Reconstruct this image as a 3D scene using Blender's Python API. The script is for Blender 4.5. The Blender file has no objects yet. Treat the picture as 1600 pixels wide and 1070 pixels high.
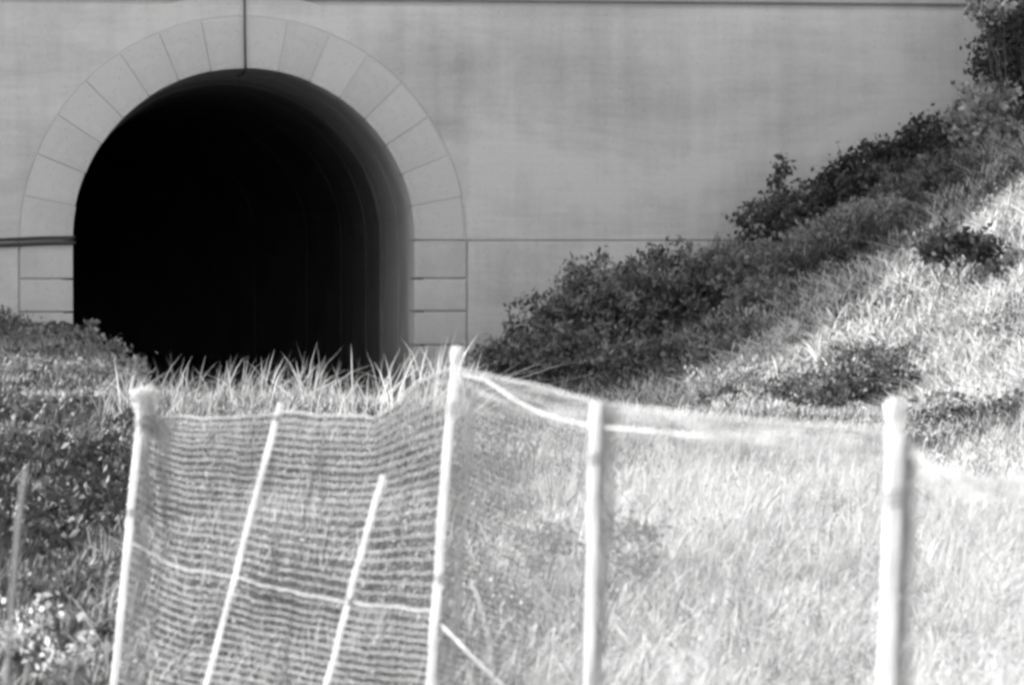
import bpy, math, random
import numpy as np
from mathutils import Vector
random.seed(7); rng = np.random.default_rng(7)
SC = bpy.context.scene
COL = SC.collection

# ------------------------------------------------------------ camera, sky, sun, exposure
FPX = 6000.0                       # focal length in pixels of the 1600 px wide photograph (135 mm lens)
cam_d = bpy.data.cameras.new('camera'); cam = bpy.data.objects.new('camera', cam_d); COL.objects.link(cam)
SC.camera = cam
cam_d.sensor_width = 36; cam_d.lens = 135; cam_d.clip_start = .1; cam_d.clip_end = 3000
cam.location = (0, 0, 0); cam.rotation_euler = (math.radians(90 - 1.432), 0, 0)
cam_d.dof.use_dof = True; cam_d.dof.focus_distance = 34; cam_d.dof.aperture_fstop = 5.4
SC.render.filter_size = 3.1
SC.cycles.filter_width = 3.1
SC.view_settings.view_transform = 'Standard'; SC.view_settings.look = 'None'
SC.view_settings.gamma = 1; SC.view_settings.use_curve_mapping = False
SC.view_settings.exposure = 2.05

SUN_EL, SUN_AZ = 25.0, -60.0       # sun behind the wall, to the left
w = bpy.data.worlds.new('World'); SC.world = w; w.use_nodes = True
nt = w.node_tree; bg = nt.nodes['Background']
sky = nt.nodes.new('ShaderNodeTexSky'); sky.sky_type = 'NISHITA'; sky.sun_disc = False
sky.sun_elevation = math.radians(SUN_EL); sky.sun_rotation = math.radians(SUN_AZ)
sky.dust_density = 2.0
bw = nt.nodes.new('ShaderNodeRGBToBW')          # the photograph is black and white
nt.links.new(sky.outputs[0], bw.inputs[0]); nt.links.new(bw.outputs[0], bg.inputs[0])
bg.inputs[1].default_value = .15
sd = bpy.data.lights.new('sun', 'SUN'); sun = bpy.data.objects.new('sun', sd); COL.objects.link(sun)
sd.energy = 2.6; sd.angle = math.radians(.53); sd.color = (1, .995, .985)
e, a = math.radians(SUN_EL), math.radians(SUN_AZ)
S = Vector((math.sin(a) * math.cos(e), math.cos(a) * math.cos(e), math.sin(e)))
sun.rotation_euler = S.to_track_quat('Z', 'Y').to_euler()

# ------------------------------------------------------------ helpers
def at(px, py, Y):
    return np.array([(px - 800) / FPX * Y, Y, (385 - py) / FPX * Y])

def tag(o, label=None, cat=None, group=None, kind=None):
    if label: o['label'] = label
    if cat: o['category'] = cat
    if group: o['group'] = group
    if kind: o['kind'] = kind
    return o

def empty(name, loc=(0, 0, 0), rz=0):
    o = bpy.data.objects.new(name, None); COL.objects.link(o)
    o.location = loc; o.rotation_euler = (0, 0, rz); o.empty_display_size = .2
    return o

def obj(name, me, parent=None, loc=None):
    o = bpy.data.objects.new(name, me); COL.objects.link(o)
    if parent: o.parent = parent
    if loc is not None: o.location = loc
    return o

def mesh(name, V, faces, mat, tone=None, smooth=False):
    """V (n,3); faces: list of arrays (m,k) or a list of index lists"""
    me = bpy.data.meshes.new(name)
    if isinstance(faces, list) and len(faces) and isinstance(faces[0], np.ndarray) and faces[0].ndim == 2:
        V = np.asarray(V, dtype=np.float32)
        loops = np.concatenate([f.ravel() for f in faces]).astype(np.int32)
        tot = np.concatenate([np.full(len(f), f.shape[1], np.int32) for f in faces])
        start = np.concatenate([[0], np.cumsum(tot)[:-1]]).astype(np.int32)
        me.vertices.add(len(V)); me.vertices.foreach_set('co', V.ravel())
        me.loops.add(len(loops)); me.loops.foreach_set('vertex_index', loops)
        me.polygons.add(len(tot)); me.polygons.foreach_set('loop_start', start)
        try: me.polygons.foreach_set('loop_total', tot)
        except Exception: pass
        me.update(calc_edges=True)
    else:
        me.from_pydata([tuple(map(float, v)) for v in V], [], [tuple(int(i) for i in f) for f in faces]); me.update()
    if tone is not None:
        at_ = me.attributes.new('tone', 'FLOAT', 'POINT')
        at_.data.foreach_set('value', np.asarray(tone, dtype=np.float32))
    if smooth: me.polygons.foreach_set('use_smooth', [True] * len(me.polygons))
    me.materials.append(mat)
    return me

def sstep(x): x = np.clip(x, 0, 1); return x * x * (3 - 2 * x)
_G = rng.random((256, 256))
def vnoise(x, y):
    x = np.asarray(x, float) + 1000; y = np.asarray(y, float) + 1000
    xi = np.floor(x).astype(int); yi = np.floor(y).astype(int)
    fx = sstep(x - xi); fy = sstep(y - yi)
    g = lambda i, j: _G[i % 256, j % 256]
    return (g(xi, yi) * (1 - fx) + g(xi + 1, yi) * fx) * (1 - fy) + (g(xi, yi + 1) * (1 - fx) + g(xi + 1, yi + 1) * fx) * fy
def fbm(x, y): return (vnoise(x, y) * .55 + vnoise(x * 2.1 + 7, y * 2.1) * .3 + vnoise(x * 4.3, y * 4.3 + 5) * .15)

# ------------------------------------------------------------ materials (greys: the photograph has no colour)
def new_mat(name):
    m = bpy.data.materials.new(name); m.use_nodes = True
    n = m.node_tree.nodes; l = m.node_tree.links
    return m, n, l, n['Principled BSDF']
def ramp(n, l, src, stops):
    r = n.new('ShaderNodeValToRGB'); l.new(src, r.inputs[0])
    while len(r.color_ramp.elements) < len(stops): r.color_ramp.elements.new(.5)
    for el, (p, v) in zip(r.color_ramp.elements, stops): el.position = p; el.color = (v, v, v, 1)
    return r.outputs[0]
def noise(n, l, co, scale, detail=5, rough=.55, stretch=None):
    t = n.new('ShaderNodeTexNoise'); t.inputs['Scale'].default_value = scale
    t.inputs['Detail'].default_value = detail; t.inputs['Roughness'].default_value = rough
    if stretch:
        mp = n.new('ShaderNodeMapping'); mp.inputs['Scale'].default_value = stretch
        l.new(co, mp.inputs[0]); co = mp.outputs[0]
    l.new(co, t.inputs['Vector']); return t.outputs['Fac']
def math_(n, l, op, a, b):
    m = n.new('ShaderNodeMath'); m.operation = op
    for i, v in enumerate((a, b)):
        if isinstance(v, (int, float)): m.inputs[i].default_value = v
        else: l.new(v, m.inputs[i])
    return m.outputs[0]

def wall_material(name, lo, hi, courses=True, rnd=.0):
    m, n, l, b = new_mat(name)
    co = n.new('ShaderNodeTexCoord').outputs['Object']
    big = noise(n, l, co, .55, 5, .6, (1, 1, 1.3))
    st = noise(n, l, co, 2.2, 6, .65, (.35, 1, 3.2))
    fine = noise(n, l, co, 14, 5, .6)
    s = math_(n, l, 'MULTIPLY', big, .66); s = math_(n, l, 'ADD', s, math_(n, l, 'MULTIPLY', st, .18))
    s = math_(n, l, 'ADD', s, math_(n, l, 'MULTIPLY', fine, .16))
    mp = n.new('ShaderNodeMapping'); mp.inputs['Rotation'].default_value = (0, math.radians(24), 0); mp.inputs['Scale'].default_value = (.35, 1, 1.2)
    l.new(co, mp.inputs[0]); dg = n.new('ShaderNodeTexNoise'); dg.inputs['Scale'].default_value = .9; dg.inputs['Detail'].default_value = 6
    dg.inputs['Roughness'].default_value = .62; dg.inputs['Distortion'].default_value = .8; l.new(mp.outputs[0], dg.inputs['Vector'])
    vs = noise(n, l, co, 1.6, 5, .6, (2.4, 1, .22))
    s = math_(n, l, 'ADD', math_(n, l, 'MULTIPLY', s, .45), math_(n, l, 'ADD', math_(n, l, 'MULTIPLY', dg.outputs['Fac'], .42), math_(n, l, 'MULTIPLY', vs, .20)))
    pit = ramp(n, l, noise(n, l, co, 34, 2, .5), [(.0, .0), (.30, .0), (.36, 1.)])
    if rnd:
        oi = n.new('ShaderNodeObjectInfo').outputs['Random']
        s = math_(n, l, 'ADD', s, math_(n, l, 'MULTIPLY', math_(n, l, 'SUBTRACT', oi, .5), rnd))
    col = ramp(n, l, s, [(.40, lo), (.5, (lo + hi) / 2), (.60, hi)])
    mq = n.new('ShaderNodeMix'); mq.data_type = 'RGBA'; mq.blend_type = 'MULTIPLY'; mq.inputs[0].default_value = .35
    l.new(col, mq.inputs[6]); l.new(pit, mq.inputs[7]); col = mq.outputs[2]
    if courses:                                  # faint board marks in the render
        wv = n.new('ShaderNodeTexWave'); wv.bands_direction = 'Z'; wv.inputs['Scale'].default_value = 2.9
        wv.inputs['Distortion'].default_value = 4; wv.inputs['Detail'].default_value = 3
        wv.inputs['Detail Scale'].default_value = .8
        l.new(co, wv.inputs[0])
        k = math_(n, l, 'ADD', math_(n, l, 'MULTIPLY', wv.outputs['Fac'], .022), .985)
        mx = n.new('ShaderNodeMix'); mx.data_type = 'RGBA'; mx.blend_type = 'MULTIPLY'; mx.inputs[0].default_value = 1
        l.new(col, mx.inputs[6]); l.new(k, mx.inputs[7]); col = mx.outputs[2]
    l.new(col, b.inputs['Base Color']); b.inputs['Roughness'].default_value = .9
    bp = n.new('ShaderNodeBump'); bp.inputs['Strength'].default_value = .3; bp.inputs['Distance'].default_value = .02
    l.new(math_(n, l, 'ADD', st, math_(n, l, 'MULTIPLY', fine, .6)), bp.inputs['Height'])
    l.new(bp.outputs[0], b.inputs['Normal'])
    return m
M_wall = wall_material('rendered_wall', .33, .53)
M_stone = wall_material('arch_stone', .33, .475, False, .07)
M_parapet = wall_material('parapet_stone', .29, .41)
M_lining = wall_material('lining_stone', .34, .46, False, .2)
M_darkened = wall_material('darkened_lining', .13, .22, False)  # shade of the deep tunnel put into the lining colour
M_mortar = wall_material('mortar', .38, .48, False)

def leaf_material(name, lo, hi, transl=.35, rough=.6, spec=.25):
    m, n, l, b = new_mat(name)
    tn = n.new('ShaderNodeAttribute'); tn.attribute_name = 'tone'
    col = ramp(n, l, tn.outputs['Fac'], [(0, lo), (1, hi)])
    l.new(col, b.inputs['Base Color']); b.inputs['Roughness'].default_value = rough
    b.inputs['Specular IOR Level'].default_value = spec
    tr = n.new('ShaderNodeBsdfTranslucent'); l.new(col, tr.inputs[0])
    mx = n.new('ShaderNodeMixShader'); mx.inputs[0].default_value = transl
    l.new(b.outputs[0], mx.inputs[1]); l.new(tr.outputs[0], mx.inputs[2])
    l.new(mx.outputs[0], n['Material Output'].inputs[0])
    return m
M_grass = leaf_material('grass_blade', .05, .64, .42)
M_leaf = leaf_material('shrub_leaf', .03, .26, .3, .6, .3)
M_darkleaf = leaf_material('dark_shrub_leaf', .015, .13, .25, .6, .3)
M_lightleaf = leaf_material('pale_leaf', .12, .6, .35, .75, .1)

def plain(name, v, rough=.6, var=.15, scale=20, transl=0):
    m, n, l, b = new_mat(name)
    co = n.new('ShaderNodeTexCoord').outputs['Object']
    col = ramp(n, l, noise(n, l, co, scale, 4), [(.3, v * (1 - var)), (.7, min(v * (1 + var), .9))])
    l.new(col, b.inputs['Base Color']); b.inputs['Roughness'].default_value = rough
    if transl:
        tr = n.new('ShaderNodeBsdfTranslucent'); l.new(col, tr.inputs[0])
        mx = n.new('ShaderNodeMixShader'); mx.inputs[0].default_value = transl
        l.new(b.outputs[0], mx.inputs[1]); l.new(tr.outputs[0], mx.inputs[2])
        l.new(mx.outputs[0], n['Material Output'].inputs[0])
    return m
M_cable = plain('black_cable', .035, .5)
M_post = plain('white_post', .8, .5, .14, 9, .45)
M_net = plain('white_netting', .42, .5, .08, 8, .3)
M_sheer = plain('sheer_netting', .46, .5, .05, 8, .2)
M_rope = plain('white_rope', .42, .7, .2, 40, .3)
M_twig = plain('bark', .10, .9)
M_dull = plain('weathered_post', .26, .7, .2, 9)
M_ground = plain('soil_and_thatch', .13, 1, .55, 6)
M_path = plain('gravel', .16, 1, .4, 9)

# ------------------------------------------------------------ ground
WT = math.atan(.136); WU = np.array([math.cos(WT), math.sin(WT)]); WN = np.array([-math.sin(WT), math.cos(WT)])
W0 = np.array([-3.45, 49.6, .083])           # arch centre on the wall face, at the springing
def wall_dist(X, Y): return -((X - W0[0]) * WN[0] + (Y - W0[1]) * WN[1])    # >0 in front of the wall
def toe(X, Y): return .97 * (X + .5) + .247 * (Y - 49)
def height(X, Y):
    X = np.asarray(X, float); Y = np.asarray(Y, float)
    z = -1.92 + .56 * sstep((Y - 12.5) / 15.5)
    hollow = sstep((Y - 31.5) / 5.0) * sstep((X - (-5.75 + (49 - Y) * .157)) / .9)
    z = z * (1 - hollow) + (-1.95) * hollow
    left = sstep((Y - 34) / 12) * (1 - sstep((X - (-5.75 + (49 - Y) * .157)) / .9))
    z = z + .22 * left - .15 * sstep((X + .9) / .9) * sstep((Y - 18) / 8)
    d = toe(X, Y)
    z = z + .54 * np.where(d > 20, d, np.log1p(np.exp(np.clip(d * 2.2, -30, 60))) / 2.2)
    z = np.minimum(z, 4.2 + .05 * X)
    amp = .16 * (1 - .6 * hollow)
    z = z + amp * (fbm(X * .55, Y * .45) - .5) * 2 * .8 + .05 * (vnoise(X * 2, Y * 2) - .5)
    beh = sstep((-wall_dist(X, Y) - .0) / .5)                     # behind the wall face the ground passes under the fill
    return z * (1 - beh) + (-2.35) * beh

def grid_sheet(xs, ys, mat, fn=None, name='ground'):
    X, Y = np.meshgrid(xs, ys); Z = fn(X, Y) if fn else np.zeros_like(X)
    V = np.stack([X, Y, Z], -1).reshape(-1, 3); nx, ny = len(xs), len(ys)
    i = (np.arange(ny - 1)[:, None] * nx + np.arange(nx - 1)[None]).ravel()
    return mesh(name, V, [np.stack([i, i + 1, i + 1 + nx, i + nx], -1)], mat, smooth=True)
xs = np.concatenate([-np.geomspace(400, 12.3, 14), np.arange(-12, 14, .2), np.geomspace(14.3, 400, 14)])
ys = np.concatenate([-np.geomspace(300, 4, 12), np.arange(-3, 52, .2), np.geomspace(52.3, 900, 20)])
g = obj('ground', grid_sheet(xs, ys, M_ground, height)); tag(g, kind='structure')

# fill over the tunnel behind the wall, a grassed plateau with a far slope
U = np.concatenate([np.linspace(-60, 90, 60)]); Nn = np.concatenate([[.62], np.linspace(1.5, 62, 20), np.linspace(66, 90, 6)])
UU, NN = np.meshgrid(U, Nn)
ZZ = 5.1 + .5 * (fbm(UU * .3, NN * .3) - .5) - np.clip((NN - 62) * .32, 0, 9)
ZZ[0] = 5.15
ZZ = ZZ - 8.6 * sstep((np.abs(UU - 15) - 45) / 25)
PX = W0[0] + UU * WU[0] + NN * WN[0]; PY = W0[1] + UU * WU[1] + NN * WN[1]
i = (np.arange(len(Nn) - 1)[:, None] * len(U) + np.arange(len(U) - 1)[None]).ravel()
fill = obj('embankment', mesh('embankment', np.stack([PX, PY, ZZ], -1).reshape(-1, 3),
           [np.stack([i, i + 1, i + 1 + len(U), i + len(U)], -1)], M_ground, smooth=True)); tag(fill, kind='structure')

# ------------------------------------------------------------ the wall with its arch
R, RO = 2.207, 2.885
portal = empty('tunnel_portal', tuple(W0), WT)
tag(portal, 'grey rendered wall with a dark arched tunnel opening ringed by wedge shaped stones', 'tunnel portal')
ZT, Z_LOW, Z_TOP, UL, UR = 3.03, -3.2, 5.3, -30.0, 34.0
GAP = .006
def prism_uz(name, poly, y0, y1, mat, ch=.012, parent=portal, jitter=0):
    """polygon in (u,z), counter clockwise seen from the camera; front at y0 (chamfered), back at y1"""
    P = np.array(poly, float); n = len(P); c = P.mean(0)
    nxt = np.roll(P, -1, 0); prv = np.roll(P, 1, 0)
    inn = P.copy()
    for k in range(n):
        e1 = P[k] - prv[k]; e2 = nxt[k] - P[k]
        e1 /= np.linalg.norm(e1); e2 /= np.linalg.norm(e2)
        n1 = np.array([-e1[1], e1[0]]); n2 = np.array([-e2[1], e2[0]])
        bis = n1 + n2; bis /= max(np.dot(bis, n1), .25) * 1.0 if np.linalg.norm(bis) else 1
        inn[k] = P[k] + bis * ch
    V = [(p[0], y0, p[1]) for p in inn] + [(p[0], y0 + ch, p[1]) for p in P] + [(p[0], y1, p[1]) for p in P]
    F = [list(range(n))]
    for k in range(n):
        k2 = (k + 1) % n
        F += [[n + k, n + k2, k2, k], [2 * n + k, 2 * n + k2, n + k2, n + k]]
    F.append([2 * n + k for k in range(n)][::-1])
    return obj(name, mesh(name, V, F, mat), parent)
# upper wall panel, cut round the extrados
arc = [math.pi - math.pi * k / 48 for k in range(49)]
cols = [(UL, GAP)] + [(u, GAP) for u in np.arange(UL + 2, -RO - GAP - .5, 3)] + [((RO + GAP) * math.cos(t), max((RO + GAP) * math.sin(t), GAP)) for t in arc] + [(u, GAP) for u in np.arange(RO + 1, UR, 3)] + [(UR, GAP)]
V, F = [], []
for (u, z) in cols:
    V += [(u, 0, z), (u, 0, ZT), (u, .5, z), (u, .5, ZT)]
for k in range(len(cols) - 1):
    a0, b0 = 4 * k, 4 * (k + 1)
    F += [[a0, b0, b0 + 1, a0 + 1], [a0 + 2, a0 + 3, b0 + 3, b0 + 2], [a0 + 1, b0 + 1, b0 + 3, a0 + 3], [a0, a0 + 2, b0 + 2, b0]]
F += [[0, 1, 3, 2]]; e0 = 4 * (len(cols) - 1); F += [[e0, e0 + 2, e0 + 3, e0 + 1]]
tag(obj('wall_panel', mesh('wall_panel', V, F, M_wall), portal), 'tall upper panel of the wall above the springing joint')
rect = lambda u0, u1, z0, z1: [(u0, z0), (u1, z0), (u1, z1), (u0, z1)]
tag(prism_uz('wall_panel', rect(UL, -RO - .016, Z_LOW, -.018), .004, .5, M_wall), 'low wall panel left of the opening')
tag(prism_uz('wall_panel', rect(RO + .016, UR, Z_LOW, -.018), .004, .5, M_wall), 'low wall panel right of the opening')
tag(prism_uz('parapet_band', rect(UL, UR, ZT + .075, Z_TOP), -.01, .5, M_parapet, .02), 'slightly darker band above the long groove')
prism_uz('mortar_backing', rect(UL, UR, ZT - .05, ZT + .12), .09, .45, M_mortar, .001)
prism_uz('coping', rect(UL, UR, Z_TOP + .01, Z_TOP + .2), -.12, .62, M_parapet, .03)
for (u0, u1) in ((UL, -R - .12), (R + .12, UR)):
    prism_uz('mortar_backing', rect(u0, u1, Z_LOW + .1, .12), .035, .46, M_mortar, .001)
# voussoirs: one wedge, shared by sixteen rotated copies
NV = 16; da = math.pi / NV; hw = da / 2
def wedge(r0, r1, gap):
    P = []
    for r, s in ((r0, 1),):
        for t in np.linspace(hw, -hw, 4):
            P.append((r0 * math.sin(t) + (-gap if t > 0 else gap) * (abs(t) / hw), r0 * math.cos(t)))
    for t in np.linspace(-hw, hw, 4):
        P.append((r1 * math.sin(t) + (-gap if t > 0 else gap) * (abs(t) / hw), r1 * math.cos(t)))
    return P[::1]
def ccw(P):
    P = np.array(P); A = np.sum(P[:, 0] * np.roll(P[:, 1], -1) - np.roll(P[:, 0], -1) * P[:, 1])
    return P if A > 0 else P[::-1]
v0 = prism_uz('voussoir', ccw(wedge(R, RO - .002, .0035)), -.004, .8, M_stone, .007)
vmeshes = [v0.data]
for ro_, ri_ in ((RO - .03, R), (RO - .015, R + .012), (RO - .045, R), (RO - .008, R + .006)):
    tmp = prism_uz('voussoir', ccw(wedge(ri_, ro_, random.uniform(.003, .006))), -.004, .8, M_stone, .007); vmeshes.append(tmp.data); bpy.data.objects.remove(tmp)
for k in range(NV):
    o = v0 if k == 0 else obj('voussoir', random.choice(vmeshes), portal)
    t = -math.pi / 2 + da * (k + .5)
    o.rotation_euler = (0, t, 0); o.location = (0, random.uniform(-.006, .004), 0)
# ring of mortar behind the voussoirs
V, F = [], []
for k in range(49):
    t = math.pi * k / 48
    for (r, y) in ((R + .03, .006), (RO + .3, .008), (RO + .3, .48), (R + .03, .78)):
        V.append((r * math.cos(t), y, r * math.sin(t)))
for k in range(48):
    for j in range(4):
        F.append([4 * k + j, 4 * k + (j + 1) % 4, 4 * k + 4 + (j + 1) % 4, 4 * k + 4 + j])
obj('mortar_backing', mesh('mortar_backing', V, F, M_mortar), portal)
# pier blocks under the ring
zs = [0, -.505, -.93, -1.37, -1.8, -2.25, -2.7]
for sgn in (-1, 1):
    for k in range(6):
        u0, u1 = (R, RO - .004) if sgn > 0 else (-RO + .004, -R)
        prism_uz('pier_block', rect(u0, u1, zs[k + 1] + .011, zs[k] - .011), random.uniform(-.008, .002), .8, M_stone, .012)
# tunnel lining: rings of stone, then lining with the tunnel's darkness in its colour, bending out of sight
def dprofile(r, zb, n=28):
    return [(r, zb)] + [(r, zb * (1 - k / 3)) for k in (1, 2)] + [(r * math.cos(math.pi * k / n), r * math.sin(math.pi * k / n)) for k in range(n + 1)] + [(-r, zb * (k / 3)) for k in (1, 2)] + [(-r, zb)]
def ring(name, r, y0, y1, mat, thick=.4, xo=lambda y: 0, seg=1):
    P = dprofile(r, -2.6); Q = dprofile(r + thick, -2.6); n = len(P)
    V, F = [], []
    ysl = np.linspace(y0, y1, seg + 1)
    for y in ysl:
        V += [(p[0] + xo(y), y, p[1]) for p in P] + [(p[0] + xo(y), y, p[1]) for p in Q]
    for s in range(seg):
        b = s * 2 * n
        for k in range(n - 1):
            F.append([b + k, b + k + 1, b + 2 * n + k + 1, b + 2 * n + k])
            F.append([b + n + k, b + 3 * n + k, b + 3 * n + k + 1, b + n + k + 1])
    for b in (0, seg * 2 * n):
        for k in range(n - 1): F.append([b + k, b + n + k, b + n + k + 1, b + k + 1])
    return obj(name, mesh(name, V, F, mat), portal)
ring('lining_ring', R + .035, .83, 2.3, M_lining)
ring('lining_ring', R + .03, 2.33, 4.2, M_lining)
bend = lambda y: -max(0, y - 10) ** 2 * .012
for k in range(8): ring('lining_ring', R - .03 - .006 * (k % 2), 4.22 + k * 2.0, 6.19 + k * 2.0, M_darkened, .4, bend, 2)
ring('tunnel_far_end', R - .02, 20.22, 40, M_darkened, .4, bend, 8)
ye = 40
o = obj('tunnel_far_end', mesh('tunnel_far_end', [(-14 + u, ye, z) for u, z in ((-4, -2.8), (8, -2.8), (8, 3), (-4, 3))], [[0, 1, 2, 3]], M_darkened), portal)  # added end wall, unseen, keeps daylight out of the far end
V = []; 
for y in np.linspace(-.3, 40, 16): V += [(-2.6 + bend(y), y, -2.03 - W0[2]), (2.6 + bend(y), y, -2.03 - W0[2])]
pth = obj('path', mesh('path', V, [[2 * k, 2 * k + 1, 2 * k + 3, 2 * k + 2] for k in range(15)], M_path), None, tuple(W0)); pth.rotation_euler = (0, 0, WT)
tag(pth, kind='structure')

# ------------------------------------------------------------ tubes
def tube_arrays(paths, radii, sides=4, squash=1.0):
    Vs, Fs, n0 = [], [], 0
    ang = np.arange(sides) * 2 * math.pi / sides
    for P, r in zip(paths, radii):
        P = np.asarray(P, float); n = len(P)
        T = np.gradient(P, axis=0); T /= np.linalg.norm(T, axis=1)[:, None] + 1e-9
        ref = np.array([0, 0, 1.]) if abs(T[:, 2]).mean() < .7 else np.array([0, 1., 0])
        A = np.cross(T, ref); A /= np.linalg.norm(A, axis=1)[:, None] + 1e-9
        B = np.cross(T, A)
        rr = (np.asarray(r) * np.ones(n))[:, None, None]
        ringv = P[:, None] + rr * (np.cos(ang)[None, :, None] * A[:, None] * squash + np.sin(ang)[None, :, None] * B[:, None])
        Vs.append(ringv.reshape(-1, 3))
        i = (np.arange(n - 1)[:, None] * sides + np.arange(sides)[None]); j = (np.arange(n - 1)[:, None] * sides + (np.arange(sides) + 1) % sides)
        Fs.append(np.stack([i, j, j + sides, i + sides], -1).reshape(-1, 4) + n0)
        n0 += n * sides
    return np.concatenate(Vs), np.concatenate(Fs)
def tubes(name, paths, radii, mat, parent=None, sides=4, squash=1.0, smooth=True):
    V, F = tube_arrays(paths, radii, sides, squash)
    return obj(name, mesh(name, V, [F], mat, tone=np.full(len(V), .5), smooth=smooth), parent)

def wallp(u, y, z): 
    return np.array([W0[0] + u * WU[0] + y * WN[0], W0[1] + u * WU[1] + y * WN[1], W0[2] + z])
# cables on the wall
P = [wallp(.012 * math.sin(z * 1.3) + .01, -.03, z) for z in np.linspace(5.2, 2.22, 20)] + [wallp(.01, .02, R - .02), wallp(.01, .3, R - .05), wallp(.01, 1.6, R - .03)]
c = tubes('hanging_cable', [P], [.014], M_cable, None, 8)
tag(c, 'thin black cable running straight down the wall to the crown of the arch', 'cable')
cab = empty('cable_run', tuple(wallp(-R, 0, 0)))
tag(cab, 'pair of dark cables along the wall left of the tunnel at springing height', 'cable')
def cabz(u, o): return .035 * sstep((u + 3.3) / .8) * 1.0 - .035 + o + .006 * math.sin(u * 3)
for off, r in ((.035, .02), (-.035, .026)):
    P = [wallp(u, -.03, cabz(u, off)) for u in np.linspace(-12, -R - .02, 60)] + [wallp(-R + .02, .02, cabz(-R, off)), wallp(-R + .03, .5, cabz(-R, off)), wallp(-R + .03, 4, cabz(-R, off))]
    o = tubes('cable', [P], [r], M_cable, None, 8); o.parent = cab; o.matrix_parent_inverse = cab.matrix_world.inverted(); o.location = -Vector(cab.location)
    o.matrix_parent_inverse.identity()
for u in np.arange(-11, -R, 1.3):
    P = [wallp(u, -.004, cabz(u, 0) + .08), wallp(u, -.055, cabz(u, 0) + .06), wallp(u, -.065, cabz(u, 0) - .05), wallp(u, -.004, cabz(u, 0) - .09)]
    o = tubes('clip', [P], [.008], M_cable, None, 4); o.parent = cab; o.location = -Vector(cab.location)

# ------------------------------------------------------------ grass
def blades(X, Y, H, Wd, tone, lean=.35, Z=None, wind=(.15, 0)):
    n = len(X); Z = height(X, Y) - .02 if Z is None else Z
    base = np.stack([X, Y, Z], -1)
    f = rng.random(n) * 2 * math.pi
    side = np.stack([np.cos(f), np.sin(f), np.zeros(n)], -1)
    g2 = rng.random(n) * 2 * math.pi
    ln = np.abs(rng.normal(0, lean, n))
    ld = np.stack([np.cos(g2) * ln + wind[0], np.sin(g2) * ln + wind[1], np.zeros(n)], -1)
    V = np.empty((n, 7, 3))
    hw_ = (Wd / 2)[:, None]
    for k, (t, ww) in enumerate(((0, .8), (.4, 1.0), (.75, .7), (1, 0))):
        c = base + ld * (H * t ** 1.9)[:, None] * 1.0 + np.array([0, 0, 1.]) * (H * (t - .22 * t ** 3 * np.minimum(ln, 1.2)))[:, None]
        if k < 3:
            V[:, 2 * k] = c - side * hw_ * ww; V[:, 2 * k + 1] = c + side * hw_ * ww
        else: V[:, 6] = c
    b = (np.arange(n) * 7)[:, None]
    Q = np.concatenate([b + np.array([0, 1, 3, 2]), b + np.array([2, 3, 5, 4])]); T = b + np.array([4, 5, 6])
    return V.reshape(-1, 3), [Q, T], np.repeat(np.clip(tone, 0, 1), 7)
def grass_obj(name, X, Y, H, Wd, tone, label, mat=M_grass, **k):
    V, F, t = blades(X, Y, H, Wd, tone, **k)
    o = obj(name, mesh(name, V, F, mat, tone=t)); tag(o, label, 'grass', kind='stuff'); return o
def scatter(n, y0, y1, pad=1.2, xmin=None, xmax=None):
    Y = np.sqrt(rng.random(n * 2) * ((y1 + 8) ** 2 - (y0 + 8) ** 2) + (y0 + 8) ** 2) - 8
    X = (rng.random(n * 2) * 2 - 1) * (Y * .1345 + pad)
    return X, Y
def left_line(Y): return -.3 - .085 * Y       # weedy ground lies left of this line
bright = lambda X, Y: fbm(X * .9 + 3, Y * .5)
# short meadow
X, Y = scatter(62000, 12, 31)
keep = X > left_line(Y) - .3 * rng.random(len(X)); X, Y = X[keep], Y[keep]
bz = bright(X, Y); patch = fbm(X * 1.7 + 40, Y * .9)
H = .07 + .15 * rng.random(len(X)) ** 1.3 * (.5 + patch) + .10 * (patch > .58) * rng.random(len(X))
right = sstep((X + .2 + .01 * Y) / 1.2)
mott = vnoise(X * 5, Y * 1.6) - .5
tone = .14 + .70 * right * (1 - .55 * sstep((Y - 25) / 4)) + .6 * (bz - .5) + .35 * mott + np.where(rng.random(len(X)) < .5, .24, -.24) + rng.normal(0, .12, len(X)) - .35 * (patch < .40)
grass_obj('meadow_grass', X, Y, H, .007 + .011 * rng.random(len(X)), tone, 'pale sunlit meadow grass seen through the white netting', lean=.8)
# far meadow and the bank
X, Y = scatter(105000, 31, 51)
k = (wall_dist(X, Y) > .05); X, Y = X[k], Y[k]
d = toe(X, Y); bank = d > -.4
hol = (X > -5.75 + (49 - Y) * .157) & (Y > 33.5) & ~bank
kk = bank
Xb, Yb = X[kk], Y[kk]; db = d[kk]; wd = wall_dist(Xb, Yb)
bz = fbm(Xb * .8, Yb * .6); pt = fbm(Xb * 1.6 + 11, Yb * 1.2 + 3)
H = .07 + .18 * rng.random(len(Xb)) * (.4 + pt)
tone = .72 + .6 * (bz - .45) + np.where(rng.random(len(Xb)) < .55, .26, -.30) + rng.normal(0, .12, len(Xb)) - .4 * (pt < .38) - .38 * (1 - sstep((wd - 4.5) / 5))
grass_obj('bank_grass', Xb, Yb, H, .016 + .020 * rng.random(len(Xb)), tone, 'dry bright grass covering the sloping bank right of the wall', lean=1.2)
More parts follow.
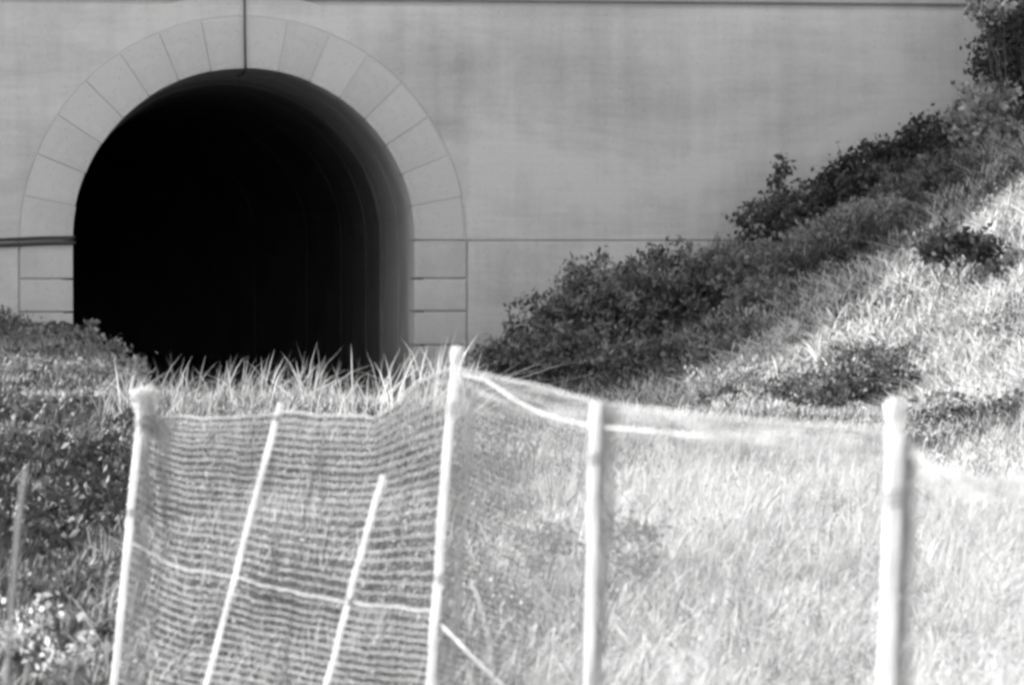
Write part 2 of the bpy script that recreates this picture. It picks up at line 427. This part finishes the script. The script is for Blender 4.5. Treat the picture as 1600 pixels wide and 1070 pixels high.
# extra on the bank
X2 = rng.uniform(.5, 9, 60000); Y2 = rng.uniform(31, 51.5, 60000)
k = (toe(X2, Y2) > 0) & (wall_dist(X2, Y2) > .05) & (X2 < Y2 * .1345 + 1.5); X2, Y2 = X2[k], Y2[k]
wd = wall_dist(X2, Y2); pt = fbm(X2 * 1.6 + 11, Y2 * 1.2 + 3); bz = fbm(X2 * .8, Y2 * .6)
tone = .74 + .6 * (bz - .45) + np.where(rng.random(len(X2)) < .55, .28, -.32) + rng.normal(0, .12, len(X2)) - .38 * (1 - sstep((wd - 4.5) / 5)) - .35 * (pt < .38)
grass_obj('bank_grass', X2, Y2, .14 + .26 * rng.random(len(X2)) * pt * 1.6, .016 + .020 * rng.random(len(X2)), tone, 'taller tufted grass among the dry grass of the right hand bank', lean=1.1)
# tall grey tufts in the shade along the foot of the wall
n = 16000; u = rng.uniform(3.2, 11.5, n); dw = .08 + 2.2 * rng.random(n) ** 1.5
X3 = W0[0] + u * WU[0] - dw * WN[0]; Y3 = W0[1] + u * WU[1] - dw * WN[1]
cl = vnoise(X3 * 2.3, Y3 * 2.0); k = rng.random(n) < cl * 1.6 - .2; X3, Y3, cl = X3[k], Y3[k], cl[k]
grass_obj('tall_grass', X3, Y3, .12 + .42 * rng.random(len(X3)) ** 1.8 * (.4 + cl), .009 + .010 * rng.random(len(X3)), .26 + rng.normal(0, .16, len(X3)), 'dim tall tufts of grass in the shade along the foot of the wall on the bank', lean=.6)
# rest of the far ground
r_ = ~bank
Xc, Yc = X[r_], Y[r_]; 
tone = .38 + .6 * (fbm(Xc, Yc * .7) - .5) + rng.normal(0, .12, len(Xc))
grass_obj('rough_grass', Xc, Yc, .08 + .12 * rng.random(len(Xc)), .012 + .01 * rng.random(len(Xc)), tone, 'grey rough grass in the hollow before the tunnel mouth')
# fringe of tall grass that stands against the dark tunnel
n = 5200
Y = rng.normal(30.5, 1.2, n); X = (rng.uniform(150, 735, n) - 800) / FPX * Y
cl = vnoise(X * 5, Y * 1.2) * .6 + vnoise(X * 11 + 9, Y * 2) * .4
k = rng.random(n) < (cl * 2.4 - .85); X, Y, cl = X[k], Y[k], cl[k]
rt = sstep((X + 1.9) / 1.2)
H = (.10 + .44 * rng.random(len(X)) ** 2.2 * (.45 + cl)) * (1 + .3 * rt)
tone = .38 + .45 * rt + rng.normal(0, .25, len(X))
grass_obj('tall_grass', X, Y, H, .007 + .009 * rng.random(len(X)), tone, 'fringe of tall bent grass blades standing against the dark tunnel opening', lean=.8)
# weedy strip on the left: grasses
X, Y = scatter(60000, 12, 50)
k = (X < left_line(Y) + .25 * rng.random(len(X))) & (wall_dist(X, Y) > .05); X, Y = X[k], Y[k]
pt = fbm(X * 2.2 + 20, Y * 1.1)
tone = -.10 + .4 * (pt - .45) + rng.normal(0, .08, len(X)) + .3 * (1 - sstep((Y - 14.5) / 2.5)) - .22 * sstep((Y - 17.5) / 1.5) * sstep((28 - Y) / 2)
grass_obj('weedy_grass', X, Y, .07 + .12 * rng.random(len(X)) * (.4 + pt), .010 + .012 * rng.random(len(X)), tone, 'dull grey weedy grass on the left beyond the fence end')
# surroundings outside the frame
n = 42000
X = rng.uniform(-14, 16, n); Y = rng.uniform(.5, 51, n)
k = (np.abs(X) > Y * .1345 + .9) | (Y < 12.2); k &= wall_dist(X, Y) > .05; X, Y = X[k], Y[k]
tone = .4 + .6 * (fbm(X * .7, Y * .7) - .5) + rng.normal(0, .12, len(X))
near = (Y < 9) & (np.abs(X) < 1.5)
grass_obj('field_grass', X, Y, (.10 + .18 * rng.random(len(X))) * np.where(near, .8, 1), .012 + .014 * rng.random(len(X)), tone, 'loose field grass around the edges of the meadow')

# ------------------------------------------------------------ shrubs and weeds
def leaves(C, size, tone, elong=1.7):
    n = len(C)
    d1 = rng.normal(size=(n, 3)); d1 /= np.linalg.norm(d1, axis=1)[:, None]
    d2 = np.cross(d1, rng.normal(size=(n, 3))); d2 /= np.linalg.norm(d2, axis=1)[:, None]
    up = np.cross(d1, d2)
    s = (size * (.6 + .8 * rng.random(n)))[:, None]
    V = np.stack([C - d1 * s * elong / 2, C + d2 * s / 2 + up * s * .12, C + d1 * s * elong / 2, C - d2 * s / 2 + up * s * .12], 1)
    b = (np.arange(n) * 4)[:, None]
    F = np.concatenate([b + np.array([0, 1, 2]), b + np.array([0, 2, 3])])
    return V.reshape(-1, 3), F, np.repeat(np.clip(tone, 0, 1), 4)
def shrub(name, lobes, nleaf, size, label, cat='shrub', group=None, mat=M_leaf, tone=.5, stems=9, hollow=.55, elong=1.7, tspread=.2, root=None):
    """lobes: (px, py, Y, rx metres, rz metres); the thing stands on the ground under the mean lobe"""
    L = []
    for (px, py, Yd, rx, rz) in lobes:
        while True:
            p = at(px, py, Yd)
            if p[2] > float(height(p[0], p[1])) + .25 * rz or Yd < 12: break
            Yd -= .1
        L.append((p, rx, rz))
    c = np.mean([p for p, _, _ in L], 0)
    if root is not None: c[0], c[1] = root[0], root[1]
    zb = float(height(c[0], c[1])); base = np.array([c[0], c[1], zb - .03])
    o = empty(name, tuple(base)); tag(o, label, cat, group)
    vol = np.array([rx * rx * rz for _, rx, rz in L]); vol = vol ** .8; vol /= vol.sum()
    CC, TT = [], []; paths, rad = [], []
    for (p, rx, rz), f in zip(L, vol):
        n = max(12, int(nleaf * f))
        # clumps around sprays of twig, near the shell
        m = max(5, n // 14)
        dirs = rng.normal(size=(m, 3)); dirs /= np.linalg.norm(dirs, axis=1)[:, None]
        rr = (hollow + (1.08 - hollow) * rng.random(m) ** .6) * (1 + .22 * (rng.random(m) - .4))
        cc = p + dirs * rr[:, None] * np.array([rx, rx * .8, rz])
        k = rng.integers(0, m, n)
        sp = size * 1.5
        C = cc[k] + rng.normal(size=(n, 3)) * sp * np.array([1, 1, .8])
        ctone = rng.normal(0, tspread * .8, m)
        T = tone + ctone[k] + rng.normal(0, tspread * .6, n)
        CC.append(C); TT.append(T)
        for q in range(int(stems * f * 3)):
            j = rng.integers(0, m); dd = cc[j] - p; dd /= np.linalg.norm(dd) + 1e-6; dd[2] = abs(dd[2]) * .6 + .4
            ln_ = .12 + .22 * rng.random() * rx * 2; t = np.linspace(-.6, 1, 5)[:, None]
            tw = cc[j] + dd * t * ln_ + rng.normal(0, .012, (5, 3))
            paths.append(tw - base); rad.append(np.linspace(.006, .002, 5))
            q_ = tw[2 + rng.integers(0, 3, 5)] + rng.normal(0, .02, (5, 3)); CC.append(q_); TT.append(tone + rng.normal(0, tspread, 5))
        for q in range(max(2, int(stems * f + .5))):
            tip = cc[rng.integers(0, m)]
            s0 = base + np.array([rng.normal(0, .06), rng.normal(0, .06), 0])
            mid = s0 * .45 + tip * .55 + np.array([rng.normal(0, .05), rng.normal(0, .05), .12 * rz])
            t = np.linspace(0, 1, 6)[:, None]
            paths.append((1 - t) ** 2 * s0 + 2 * t * (1 - t) * mid + t ** 2 * tip - base); rad.append(np.linspace(.016, .004, 6) * (.5 + rz))
            for w_ in range(3):
                tt = rng.random() * .5 + .4; b0 = paths[-1 - w_][int(tt * 5)] if w_ == 0 else paths[-1][0] * 0 + paths[-1 - w_][3]
                tip2 = cc[rng.integers(0, m)] - base
                paths.append(np.linspace(0, 1, 4)[:, None] * (tip2 - b0) + b0); rad.append(np.linspace(.008, .002, 4) * (.5 + rz))
                if w_ == 0: continue
    C = np.concatenate(CC); T = np.concatenate(TT)
    gz = height(C[:, 0], C[:, 1]); ok = (C[:, 2] > gz + .01) & (wall_dist(C[:, 0], C[:, 1]) > .03)
    C, T = C[ok] - base, T[ok]
    V, F, t = leaves(C, size, T, elong)
    obj('foliage', mesh('foliage', V, [F], mat, tone=t), o)
    tubes('stem', paths, rad, M_twig, o, 4)
    return o

shrub('spreading_bush', [(800, 560, 46.5, .42, .28), (865, 515, 47, .5, .42), (930, 470, 47.4, .52, .5), (985, 500, 46.6, .62, .6), (1050, 455, 47.3, .62, .52),
      (1095, 490, 46.6, .6, .62), (1140, 545, 46.2, .4, .38), (900, 560, 46.2, .6, .35), (1030, 565, 46, .65, .3), (1140, 440, 47.5, .45, .35), (760, 570, 46.8, .25, .2)],
      30000, .036, 'large low spreading bush against the wall right of the tunnel', 'bush', tone=.48, mat=M_leaf, stems=26, elong=2.2, tspread=.3, hollow=.45)
shrub('sapling', [(1222, 262, 49.4, .07, .22), (1215, 300, 49.4, .1, .2), (1228, 335, 49.2, .17, .16)], 420, .05, 'thin upright sapling rising above the shrubs against the wall', 'sapling', mat=M_darkleaf, tone=.5, stems=5, root=(3.47, 49.2))
G2 = 'dark shrubs along the foot of the wall on the bank'
shrub('dark_shrub', [(1200, 350, 48.6, .38, .28), (1240, 345, 48.6, .3, .28), (1265, 320, 49, .3, .2)], 2600, .045, 'dark rounded shrub at the foot of the thin sapling', group=G2, mat=M_darkleaf, tone=.55)
shrub('dark_shrub', [(1300, 310, 49.2, .3, .22), (1330, 285, 49.3, .35, .26)], 2400, .045, 'dark shrub between the sapling shrub and the taller slope shrubs', group=G2, mat=M_darkleaf, tone=.3)
shrub('dark_shrub', [(1375, 255, 49.3, .32, .28), (1420, 245, 49.2, .38, .25), (1360, 300, 48.2, .4, .2)], 3000, .045, 'near black shrub midway up the foot of the wall', group=G2, mat=M_darkleaf, tone=.25)
shrub('dark_shrub', [(1460, 215, 49.2, .4, .26), (1500, 235, 48.7, .4, .28), (1440, 275, 48, .45, .2)], 3200, .045, 'broad dark shrub just below the glossy leaved one', group=G2, mat=M_darkleaf, tone=.3)
shrub('glossy_shrub', [(1530, 195, 48.5, .33, .3), (1560, 225, 48, .35, .28), (1545, 160, 49, .3, .2)], 2000, .06, 'glossy shrub with scattered bright leaves high on the bank', mat=M_lightleaf, tone=.3, tspread=.3)
shrub('tall_shrub', [(1575, 60, 49.6, .42, .55), (1600, 20, 49.6, .5, .5), (1560, 110, 49.4, .3, .25), (1610, 120, 49.2, .4, .4), (1640, 60, 49, .5, .6)], 5200, .05, 'tall dark shrub filling the top right corner before the wall', mat=M_darkleaf, tone=.42, stems=14)
shrub('leafy_sprig', [(1543, 18, 48.6, .16, .13)], 220, .055, 'small bright leafy sprig crossing the long groove at top right', 'sprig', mat=M_lightleaf, tone=.4, stems=3, root=(6.3, 48.9), tspread=.3)
shrub('shaded_brush', [(1180, 420, 46.5, .45, .3), (1240, 400, 46, .5, .25), (1200, 470, 45.5, .5, .25)], 5200, .030, 'mid grey shaded brush between the spreading bush and the slope', 'brush', tone=.75, elong=2.6)
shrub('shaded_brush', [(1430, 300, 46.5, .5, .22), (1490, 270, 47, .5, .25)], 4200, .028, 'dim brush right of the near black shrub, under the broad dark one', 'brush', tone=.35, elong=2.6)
shrub('shaded_brush', [(1310, 370, 45.5, .5, .22), (1370, 340, 45.5, .5, .22)], 4800, .028, 'low shaded brush below the near black shrub', 'brush', tone=.75, elong=2.6)
shrub('round_weed', [(1490, 378, 40.5, .22, .15), (1530, 385, 40.3, .2, .12), (1455, 385, 40.5, .14, .1)], 1100, .045, 'dark leaved clump alone in the bright grass of the bank', 'weed', mat=M_darkleaf, tone=.5, tspread=.35)
shrub('bank_weed', [(1330, 600, 36.5, .3, .15), (1390, 595, 36.3, .28, .17), (1290, 620, 36.2, .2, .1)], 1500, .035, 'dark weed patch low on the bank above the thickest post', 'weed', mat=M_leaf, tone=.3, tspread=.3)
shrub('bank_weed', [(1480, 660, 33.5, .25, .12), (1560, 650, 33.3, .28, .16), (1530, 690, 32.6, .3, .1)], 1500, .032, 'dark weed patch at the right edge above the netting', 'weed', mat=M_leaf, tone=.32, tspread=.3)
shrub('bank_weed', [(1110, 600, 39.5, .22, .1), (1160, 590, 39.5, .2, .12)], 500, .035, 'small pale weed at the right foot of the spreading bush', 'weed', mat=M_lightleaf, tone=.5, tspread=.3)
shrub('meadow_weed', [(985, 840, 19.2, .12, .09), (1005, 880, 18.6, .10, .08), (960, 825, 19.6, .09, .06)], 600, .022, 'dark leafy clump in the meadow just right of the straight middle post', 'weed', mat=M_lightleaf, tone=.22, tspread=.4, stems=4)
shrub('meadow_weed', [(850, 840, 19.5, .14, .07), (820, 870, 19, .10, .06)], 800, .022, 'grey leafy clump in the meadow left of the straight middle post', 'weed', mat=M_lightleaf, tone=.4, tspread=.4, stems=4)
shrub('bank_weed', [(1340, 565, 38.2, .3, .16), (1400, 560, 38, .3, .16), (1270, 590, 37.6, .3, .14), (1230, 610, 37, .25, .1)], 2200, .032, 'broad scrubby weed patch above the low dark one on the bank', 'weed', mat=M_leaf, tone=.6, tspread=.4)
# left side
shrub('wall_weed', [(15, 520, 47.8, .28, .22), (60, 540, 47.4, .35, .15), (105, 545, 47, .25, .12)], 1500, .04, 'ragged weeds along the wall base left of the tunnel', 'weed', mat=M_leaf, tone=.6, tspread=.3)
shrub('creeper', [(135, 530, 47, .14, .1), (165, 548, 46, .16, .1), (195, 575, 45, .16, .1), (215, 592, 44, .12, .09)], 800, .05, 'creeping plant on the edge by the left foot of the opening', 'creeper', mat=M_lightleaf, tone=.35, tspread=.3)
shrub('low_weed', [(30, 595, 39, .35, .12), (90, 590, 39.5, .4, .12), (160, 600, 40, .35, .13)], 1900, .04, 'grey low weeds just below the wall base at left', 'weed', tone=.6)
shrub('low_weed', [(100, 655, 33, .25, .12), (150, 640, 33.5, .2, .12)], 1000, .035, 'dark leafy mound left of the twisted post top', 'weed', tone=.42, mat=M_leaf)
shrub('low_weed', [(30, 690, 29, .28, .12), (160, 700, 28.5, .25, .12)], 1500, .03, 'grey leafy patch halfway down the left edge', 'weed', tone=.55)
shrub('nettle_patch', [(110, 810, 23, .17, .07), (60, 850, 22, .17, .07), (160, 840, 22.5, .14, .07), (20, 820, 22, .12, .08)], 3000, .026, 'dark nettle patch beside the leftmost white post', 'weed', tone=.35, mat=M_darkleaf, tspread=.3)
shrub('nettle_patch', [(80, 930, 18.5, .14, .05), (150, 920, 18.5, .12, .06)], 900, .026, 'leafy weeds low at left below the dark nettles', 'weed', tone=.4)
shrub('pale_weed', [(50, 965, 16.6, .06, .06), (20, 1010, 16.2, .07, .05), (95, 1040, 15.8, .07, .05), (140, 1050, 15.7, .06, .04)], 330, .024, 'pale blurred weeds in the bottom left corner', 'weed', mat=M_lightleaf, tone=.75, tspread=.25)

# leafy ground cover, too small and dense to count
def cover(name, X, Y, hmax, size, tone, label, mat=M_leaf):
    Z = height(X, Y) + .01 + hmax * rng.random(len(X))
    V, F, t = leaves(np.stack([X, Y, Z], -1), size, tone, 1.6)
    tag(obj(name, mesh(name, V, [F], mat, tone=t)), label, 'ground cover', kind='stuff')
Y = rng.uniform(12, 49, 90000); X = -(.30 + .085 * Y) - rng.random(90000) * (1.2 + .055 * Y)
k = (wall_dist(X, Y) > .05) & (rng.random(len(X)) < (fbm(X * 1.3 + 50, Y * .55) - .38) * 5) & (X > -Y * .1345 - 1.2); X, Y = X[k], Y[k]
cover('leafy_ground_cover', X, Y, .12 + .05 * vnoise(X * 3, Y * 2), .030 + .0004 * Y, .06 + .6 * (fbm(X * 2, Y * 2) - .5) + rng.normal(0, .14, len(X)) + .30 * (Y < 16) + .16 * (Y > 28) - .12 * ((Y > 18) & (Y < 27)), 'low broad leaved weeds covering the ground left of the fence')
X = rng.uniform(.2, 9, 90000); Y = rng.uniform(30, 51, 90000)
k = (toe(X, Y) > -.5) & (wall_dist(X, Y) > .05) & (X < Y * .1345 + 1) & (rng.random(len(X)) < (fbm(X * 1.5 + 11, Y * 1.0 + 3) - .47) * 5); X, Y = X[k], Y[k]
cover('bank_ground_cover', X, Y, .16, .045, .5 + rng.normal(0, .22, len(X)), 'small leaved weeds in patches through the grass of the bank')

X = rng.uniform(.2, 9, 110000); Y = rng.uniform(29, 51, 110000); wd = wall_dist(X, Y)
k = (toe(X, Y) > -.2) & (wd > 3) & (X < Y * .1345 + 1) & (rng.random(len(X)) < .25 + (fbm(X * 1.1 + 31, Y * .9) - .42) * 3) & (rng.random(len(X)) < sstep((wd - 3) / 5)); X, Y = X[k], Y[k]
cover('dry_litter', X, Y, .20, .028, .65 + rng.normal(0, .3, len(X)), 'pale dry leaves and seed heads speckled over the sunlit bank', M_lightleaf)
X = rng.uniform(-3.5, 5, 90000); Y = rng.uniform(13, 31, 90000)
k = (X > left_line(Y)) & (np.abs(X) < Y * .1345 + 1) & (rng.random(len(X)) < .2 + (fbm(X * 2.1 + 71, Y * .9) - .42) * 3); X, Y = X[k], Y[k]
cover('seed_heads', X, Y, .17, .016, .5 + .3 * sstep((X + .5) / 1.2) + rng.normal(0, .3, len(X)), 'pale seed heads and small leaves speckled through the meadow grass', M_lightleaf)

# ------------------------------------------------------------ netting fence
GZ = -1.75
def ground_y(Y): return 385 - float(height(0, Y)) * FPX / Y
def post(pts, rad, label, mat=M_post, group='white posts holding up the netting', cap=None, name='fence_post', ties=()):
    """pts: (px,py,Y) from the top down"""
    top = at(*pts[0]); last = at(*pts[-1]); prev = at(*pts[-2]) if len(pts) > 1 else top
    # carry on to the ground
    dirv = (last - prev) / np.linalg.norm(last - prev)
    X_, Y_ = last[0], last[1]
    gz = float(height(X_, Y_)) - .12
    foot = last + dirv * ((gz - last[2]) / dirv[2])
    P = [at(*p) for p in pts] + [foot]
    o = empty(name, tuple(foot)); tag(o, label, 'post', group)
    PP = []
    for a_, b_ in zip(P[:-1], P[1:]):
        for t in np.linspace(0, 1, 5)[:-1]: PP.append(a_ + (b_ - a_) * t)
    PP.append(P[-1]); PP = np.array(PP) + rng.normal(0, .0012, (len(PP), 3))
    up = (PP[0] - PP[1]) / np.linalg.norm(PP[0] - PP[1])
    PP = np.vstack([PP[0] + up * rad * .5, PP[0] + up * rad * .45, PP]); rr = np.full(len(PP), rad); rr[0] = rad * .25; rr[1] = rad * .75
    tubes('shaft', [PP - foot], [rr], mat, o, 12)
    for (f, h_) in ties:
        p = P[0] + (P[-1] - P[0]) * f - foot
        a_ = np.linspace(0, 2 * math.pi * 3, 30)
        tp = np.stack([p[0] + (rad + .003) * np.cos(a_), p[1] + (rad + .003) * np.sin(a_), p[2] + h_ * (a_ / a_[-1] - .5)], -1)
        tubes('tie', [tp], [.0025], M_rope, o, 4)
    if cap:
        V, F = tube_arrays([[P[0] - foot + up * -cap, P[0] - foot + up * .012, P[0] - foot + up * .018]], [np.array([rad * 1.35, rad * 1.35, rad * .3])], 12)
        obj('cap', mesh('cap', V, [F], mat, tone=np.full(len(V), .5)), o)
    return o
post([(225, 607, 13.5), (214, 700, 13.5), (197, 870, 13.5), (176, 1070, 13.5)], .0122, 'leftmost white post with a twisted bunch of netting round its top', ties=((.08, .03), (.3, .03)))
post([(438, 632, 12.6), (380, 850, 12.75), (322, 1070, 12.85)], .0085, 'thin leaning white rod, the longer of the two slanted ones', ties=((.03, .02),))
post([(598, 745, 11.95), (553, 905, 12.05), (510, 1070, 12.15)], .0085, 'short thin slanted white rod ending well below the net edge', ties=((.3, .02),))
post([(714, 550, 11.4), (697, 720, 11.4), (684, 900, 11.4), (672, 1070, 11.4)], .0115, 'tallest white post at the corner below the right jamb of the tunnel', cap=.035, ties=((.1, .04), (.4, .03)))
post([(931, 632, 9.4), (926, 850, 9.4), (920, 1070, 9.4)], .0122, 'straight white post in the middle of the right hand netting', ties=((.08, .03),))
post([(1401, 637, 7.4), (1394, 850, 7.4), (1386, 1070, 7.4)], .0158, 'thickest blurred white post at right', cap=.02, ties=((.1, .04),))
post([(38, 735, 9.0), (20, 900, 9.0), (8, 1070, 9.0)], .0055, 'dull grey blurred stake at the far left edge', mat=M_dull, group='', name='wooden_stake')
post([(1745, 770, 5.8), (1740, 1070, 5.8)], .02, 'white post beyond the right edge of the view', ties=())

def resample(row, xs_):
    r = np.array(row, float); return np.interp(xs_, r[:, 0], r[:, 1])
class Net:
    """net surface between guide rows given as px polylines, each stretched over u=0..1, with a distance for every u"""
    def __init__(s, rows, vs, depth, bulge=.0, seed=0):
        s.rows = rows; s.vs = vs; s.depth = depth; s.bulge = bulge; s.seed = seed
    def P(s, u, v):
        u = np.atleast_1d(u).astype(float); v = np.atleast_1d(v).astype(float) * np.ones_like(u)
        X, Yp = [], []
        for r in s.rows:
            r = np.array(r, float); t = (r[:, 0] - r[0, 0]) / (r[-1, 0] - r[0, 0])
            # smooth interpolation
            X.append(r[0, 0] + u * (r[-1, 0] - r[0, 0])); Yp.append(np.interp(u, t, r[:, 1]))
        X = np.array(X); Yp = np.array(Yp); idx = np.clip(np.searchsorted(s.vs, v, side='right') - 1, 0, len(s.vs) - 2)
        f = (v - np.array(s.vs)[idx]) / (np.array(s.vs)[idx + 1] - np.array(s.vs)[idx]); j = np.arange(len(u))
        px = X[idx, j] * (1 - f) + X[idx + 1, j] * f; py = Yp[idx, j] * (1 - f) + Yp[idx + 1, j] * f
        D = np.interp(u, [d_[0] for d_ in s.depth], [d_[1] for d_ in s.depth])
        D = D + s.bulge * (vnoise(u * 9 + s.seed, v * 5) - .5) + s.bulge * .4 * (vnoise(u * 31 + s.seed, v * 12) - .5)
        py = py + 3 * (vnoise(u * 45 + s.seed, v * 30) - .5) + 4.5 * (vnoise(u * 14 + s.seed, v * 7 + 3) - .5)
        return np.stack([(px - 800) / FPX * D, D, (385 - py) / FPX * D], -1)
    def row(s, v, n=110, u0=0, u1=1): u = np.linspace(u0, u1, n); return s.P(u, np.full(n, v))
    def colm(s, u, n=26, v0=0, v1=1): v = np.linspace(v0, v1, n); return s.P(np.full(n, u), v)

left = Net([
    [(212, 648), (290, 655), (400, 652), (440, 643), (520, 650), (585, 655), (625, 630), (660, 594), (704, 574)],
    [(211, 664), (250, 685), (300, 696), (400, 700), (520, 706), (590, 708), (640, 684), (700, 664)],
    [(209, 742), (250, 768), (290, 778), (400, 790), (520, 806), (590, 808), (640, 796), (694, 790)],
    [(203, 845), (250, 873), (290, 890), (370, 905), (530, 940), (600, 948), (685, 957)],
    [(180, 1010), (290, 1050), (420, 1075), (560, 1100), (675, 1110)],
    [(166, 1165), (290, 1180), (420, 1195), (560, 1215), (660, 1270)]], [0, .11, .29, .48, .76, 1.0],
    [(0, 13.6), (.25, 13.15), (.47, 12.8), (.78, 12.15), (1, 11.52)], .07, 3)
right = Net([
    [(714, 572), (790, 592), (860, 607), (931, 628), (1050, 643), (1180, 656), (1300, 664), (1400, 676), (1430, 700), (1465, 735), (1600, 747), (1748, 790)],
    [(712, 600), (790, 640), (860, 662), (930, 678), (1050, 688), (1180, 704), (1300, 718), (1400, 730), (1465, 775), (1600, 790), (1748, 830)],
    [(672, 1080), (800, 1120), (920, 1160), (1150, 1200), (1386, 1240), (1745, 1330)],
    [(655, 1280), (800, 1390), (915, 1480), (1150, 1620), (1380, 1780), (1740, 2180)]], [0, .1, .62, 1.0],
    [(0, 11.52), (.21, 9.5), (.43, 8.45), (.664, 7.5), (1, 5.8)], .06, 17)
# left netting
nl = empty('netting', tuple(at(430, 1190, 12.8)))
tag(nl, 'sagging white netting with clear horizontal cords between the leftmost and tallest posts', 'netting')
off = np.array(nl.location)
rows, rr = [], []
nrow = 44
for k in range(nrow + 1):
    v = min(max((k + rng.normal(0, .05)) / nrow, 0), 1); rows.append(left.row(v, 170) - off); rr.append(.0023 if k % 2 else .0019)
o = tubes('horizontal_cord', rows, rr, M_net, nl, 4); tag(o, kind='stuff')
cs, cr = [], []
for k in range(230):
    u = k / 229 + rng.normal(0, .0012); cs.append(left.colm(min(max(u, 0), 1)) - off); cr.append(.0011)
o = tubes('vertical_thread', cs, cr, M_net, nl, 3); tag(o, kind='stuff')
tubes('top_cord', [left.row(0) - off + np.array([0, -.006, .003])], [.0032], M_rope, nl, 8)
tubes('middle_rope', [left.row(.48) - off + np.array([0, -.03, 0])], [.0026], M_rope, nl, 8)
# bunched net at the two end posts
def bunch(net, u0, u1, v0, v1, n, r, parent, off, name='bunched_net', mat=M_net):
    ps = []
    for k in range(n):
        m = 22; v = np.linspace(v0, v1, m); u = np.interp(rng.random(), [0, 1], [u0, u1]) + np.cumsum(rng.normal(0, (u1 - u0) * .13, m))
        p = net.P(np.clip(u, u0, u1), v) + rng.normal(0, .006, (m, 3)); p[:, 1] -= .02; ps.append(p - off)
    o = tubes(name, ps, [r] * n, mat, parent, 3); tag(o, kind='stuff'); return o
bunch(left, 0, .05, 0, .95, 18, .0013, nl, off)
bunch(left, .0, .10, 0, .30, 10, .0012, nl, off)
# twisted tuft round the top of the leftmost post
tf = []
for k in range(26):
    c0 = at(224, 612, 13.5); m = 26; t = np.linspace(0, 1, m)
    a_ = t * rng.uniform(8, 16) + rng.random() * 6; r0 = .016 + .034 * rng.random() * (1 - .5 * t) * (.7 + .5 * rng.random(m))
    tf.append(np.stack([c0[0] + r0 * np.cos(a_) + .015 * t, c0[1] + r0 * np.sin(a_), c0[2] + .01 - t * .16 + .01 * rng.normal(size=m)], -1) - off)
o = tubes('twisted_tuft', tf, [.0020] * len(tf), M_post, nl, 3); tag(o, kind='stuff')
# right netting, fine and out of focus
nr = empty('netting', tuple(at(1100, 1600, 8.4)))
tag(nr, 'fine sheer white netting stretched from the tallest post to the right edge', 'netting')
off = np.array(nr.location)
rows = [right.row(v, 70) - off for v in np.linspace(0, 1, 88)]
o = tubes('horizontal_thread', rows, [.0010] * len(rows), M_sheer, nr, 3); tag(o, kind='stuff')
uu = np.cumsum(1 / np.interp(np.linspace(0, 1, 380), [0, 1], [1.35, .7])); uu = (uu - uu[0]) / (uu[-1] - uu[0])
cs = [right.colm(u, 16) - off for u in uu]
o = tubes('vertical_thread', cs, [.0009] * len(cs), M_sheer, nr, 3); tag(o, kind='stuff')
tubes('top_cord', [right.row(0, 90) - off], [.0018], M_sheer, nr, 8)
sag = [(718, 584, 11.45), (760, 594, 11.0), (800, 622, 10.65), (850, 648, 10.2), (928, 667, 9.46), (1000, 672, 9.15), (1080, 681, 8.8), (1165, 691, 8.45)]
tubes('sagging_rope', [np.array([at(*p) for p in sag]) - off], [.0032], M_sheer, nr, 8)
tubes('sagging_rope', [np.array([at(*p) for p in [(688, 975, 11.4), (730, 1018, 11.1), (775, 1062, 10.8), (850, 1130, 10.2), (912, 1190, 9.5)]]) - off], [.004], M_sheer, nr, 8)
tubes('loose_string', [np.array([at(*p) for p in [(732, 915, 11.0), (742, 920, 10.98), (752, 950, 10.9), (764, 1000, 10.85), (772, 1070, 10.8), (778, 1130, 10.8)]]) - off], [.0028], M_sheer, nr, 6)
# doubled folds beside the posts
bunch(right, .213, .240, 0, .98, 40, .0011, nr, off, 'folded_net', M_net)
bunch(right, .666, .692, .0, .98, 46, .0010, nr, off, 'folded_net', M_net)
bunch(right, 0.004, .03, 0, .9, 20, .0011, nr, off, 'folded_net', M_net)
bunch(right, .0, .66, 0, .10, 12, .0009, nr, off, 'folded_net', M_sheer)
bunch(right, .66, 1.0, 0, .09, 8, .0009, nr, off, 'folded_net', M_sheer)
print('tris', sum(sum(len(p.vertices) - 2 for p in m.polygons) for m in bpy.data.meshes if len(m.polygons) < 2000), sum(len(m.polygons) for m in bpy.data.meshes))
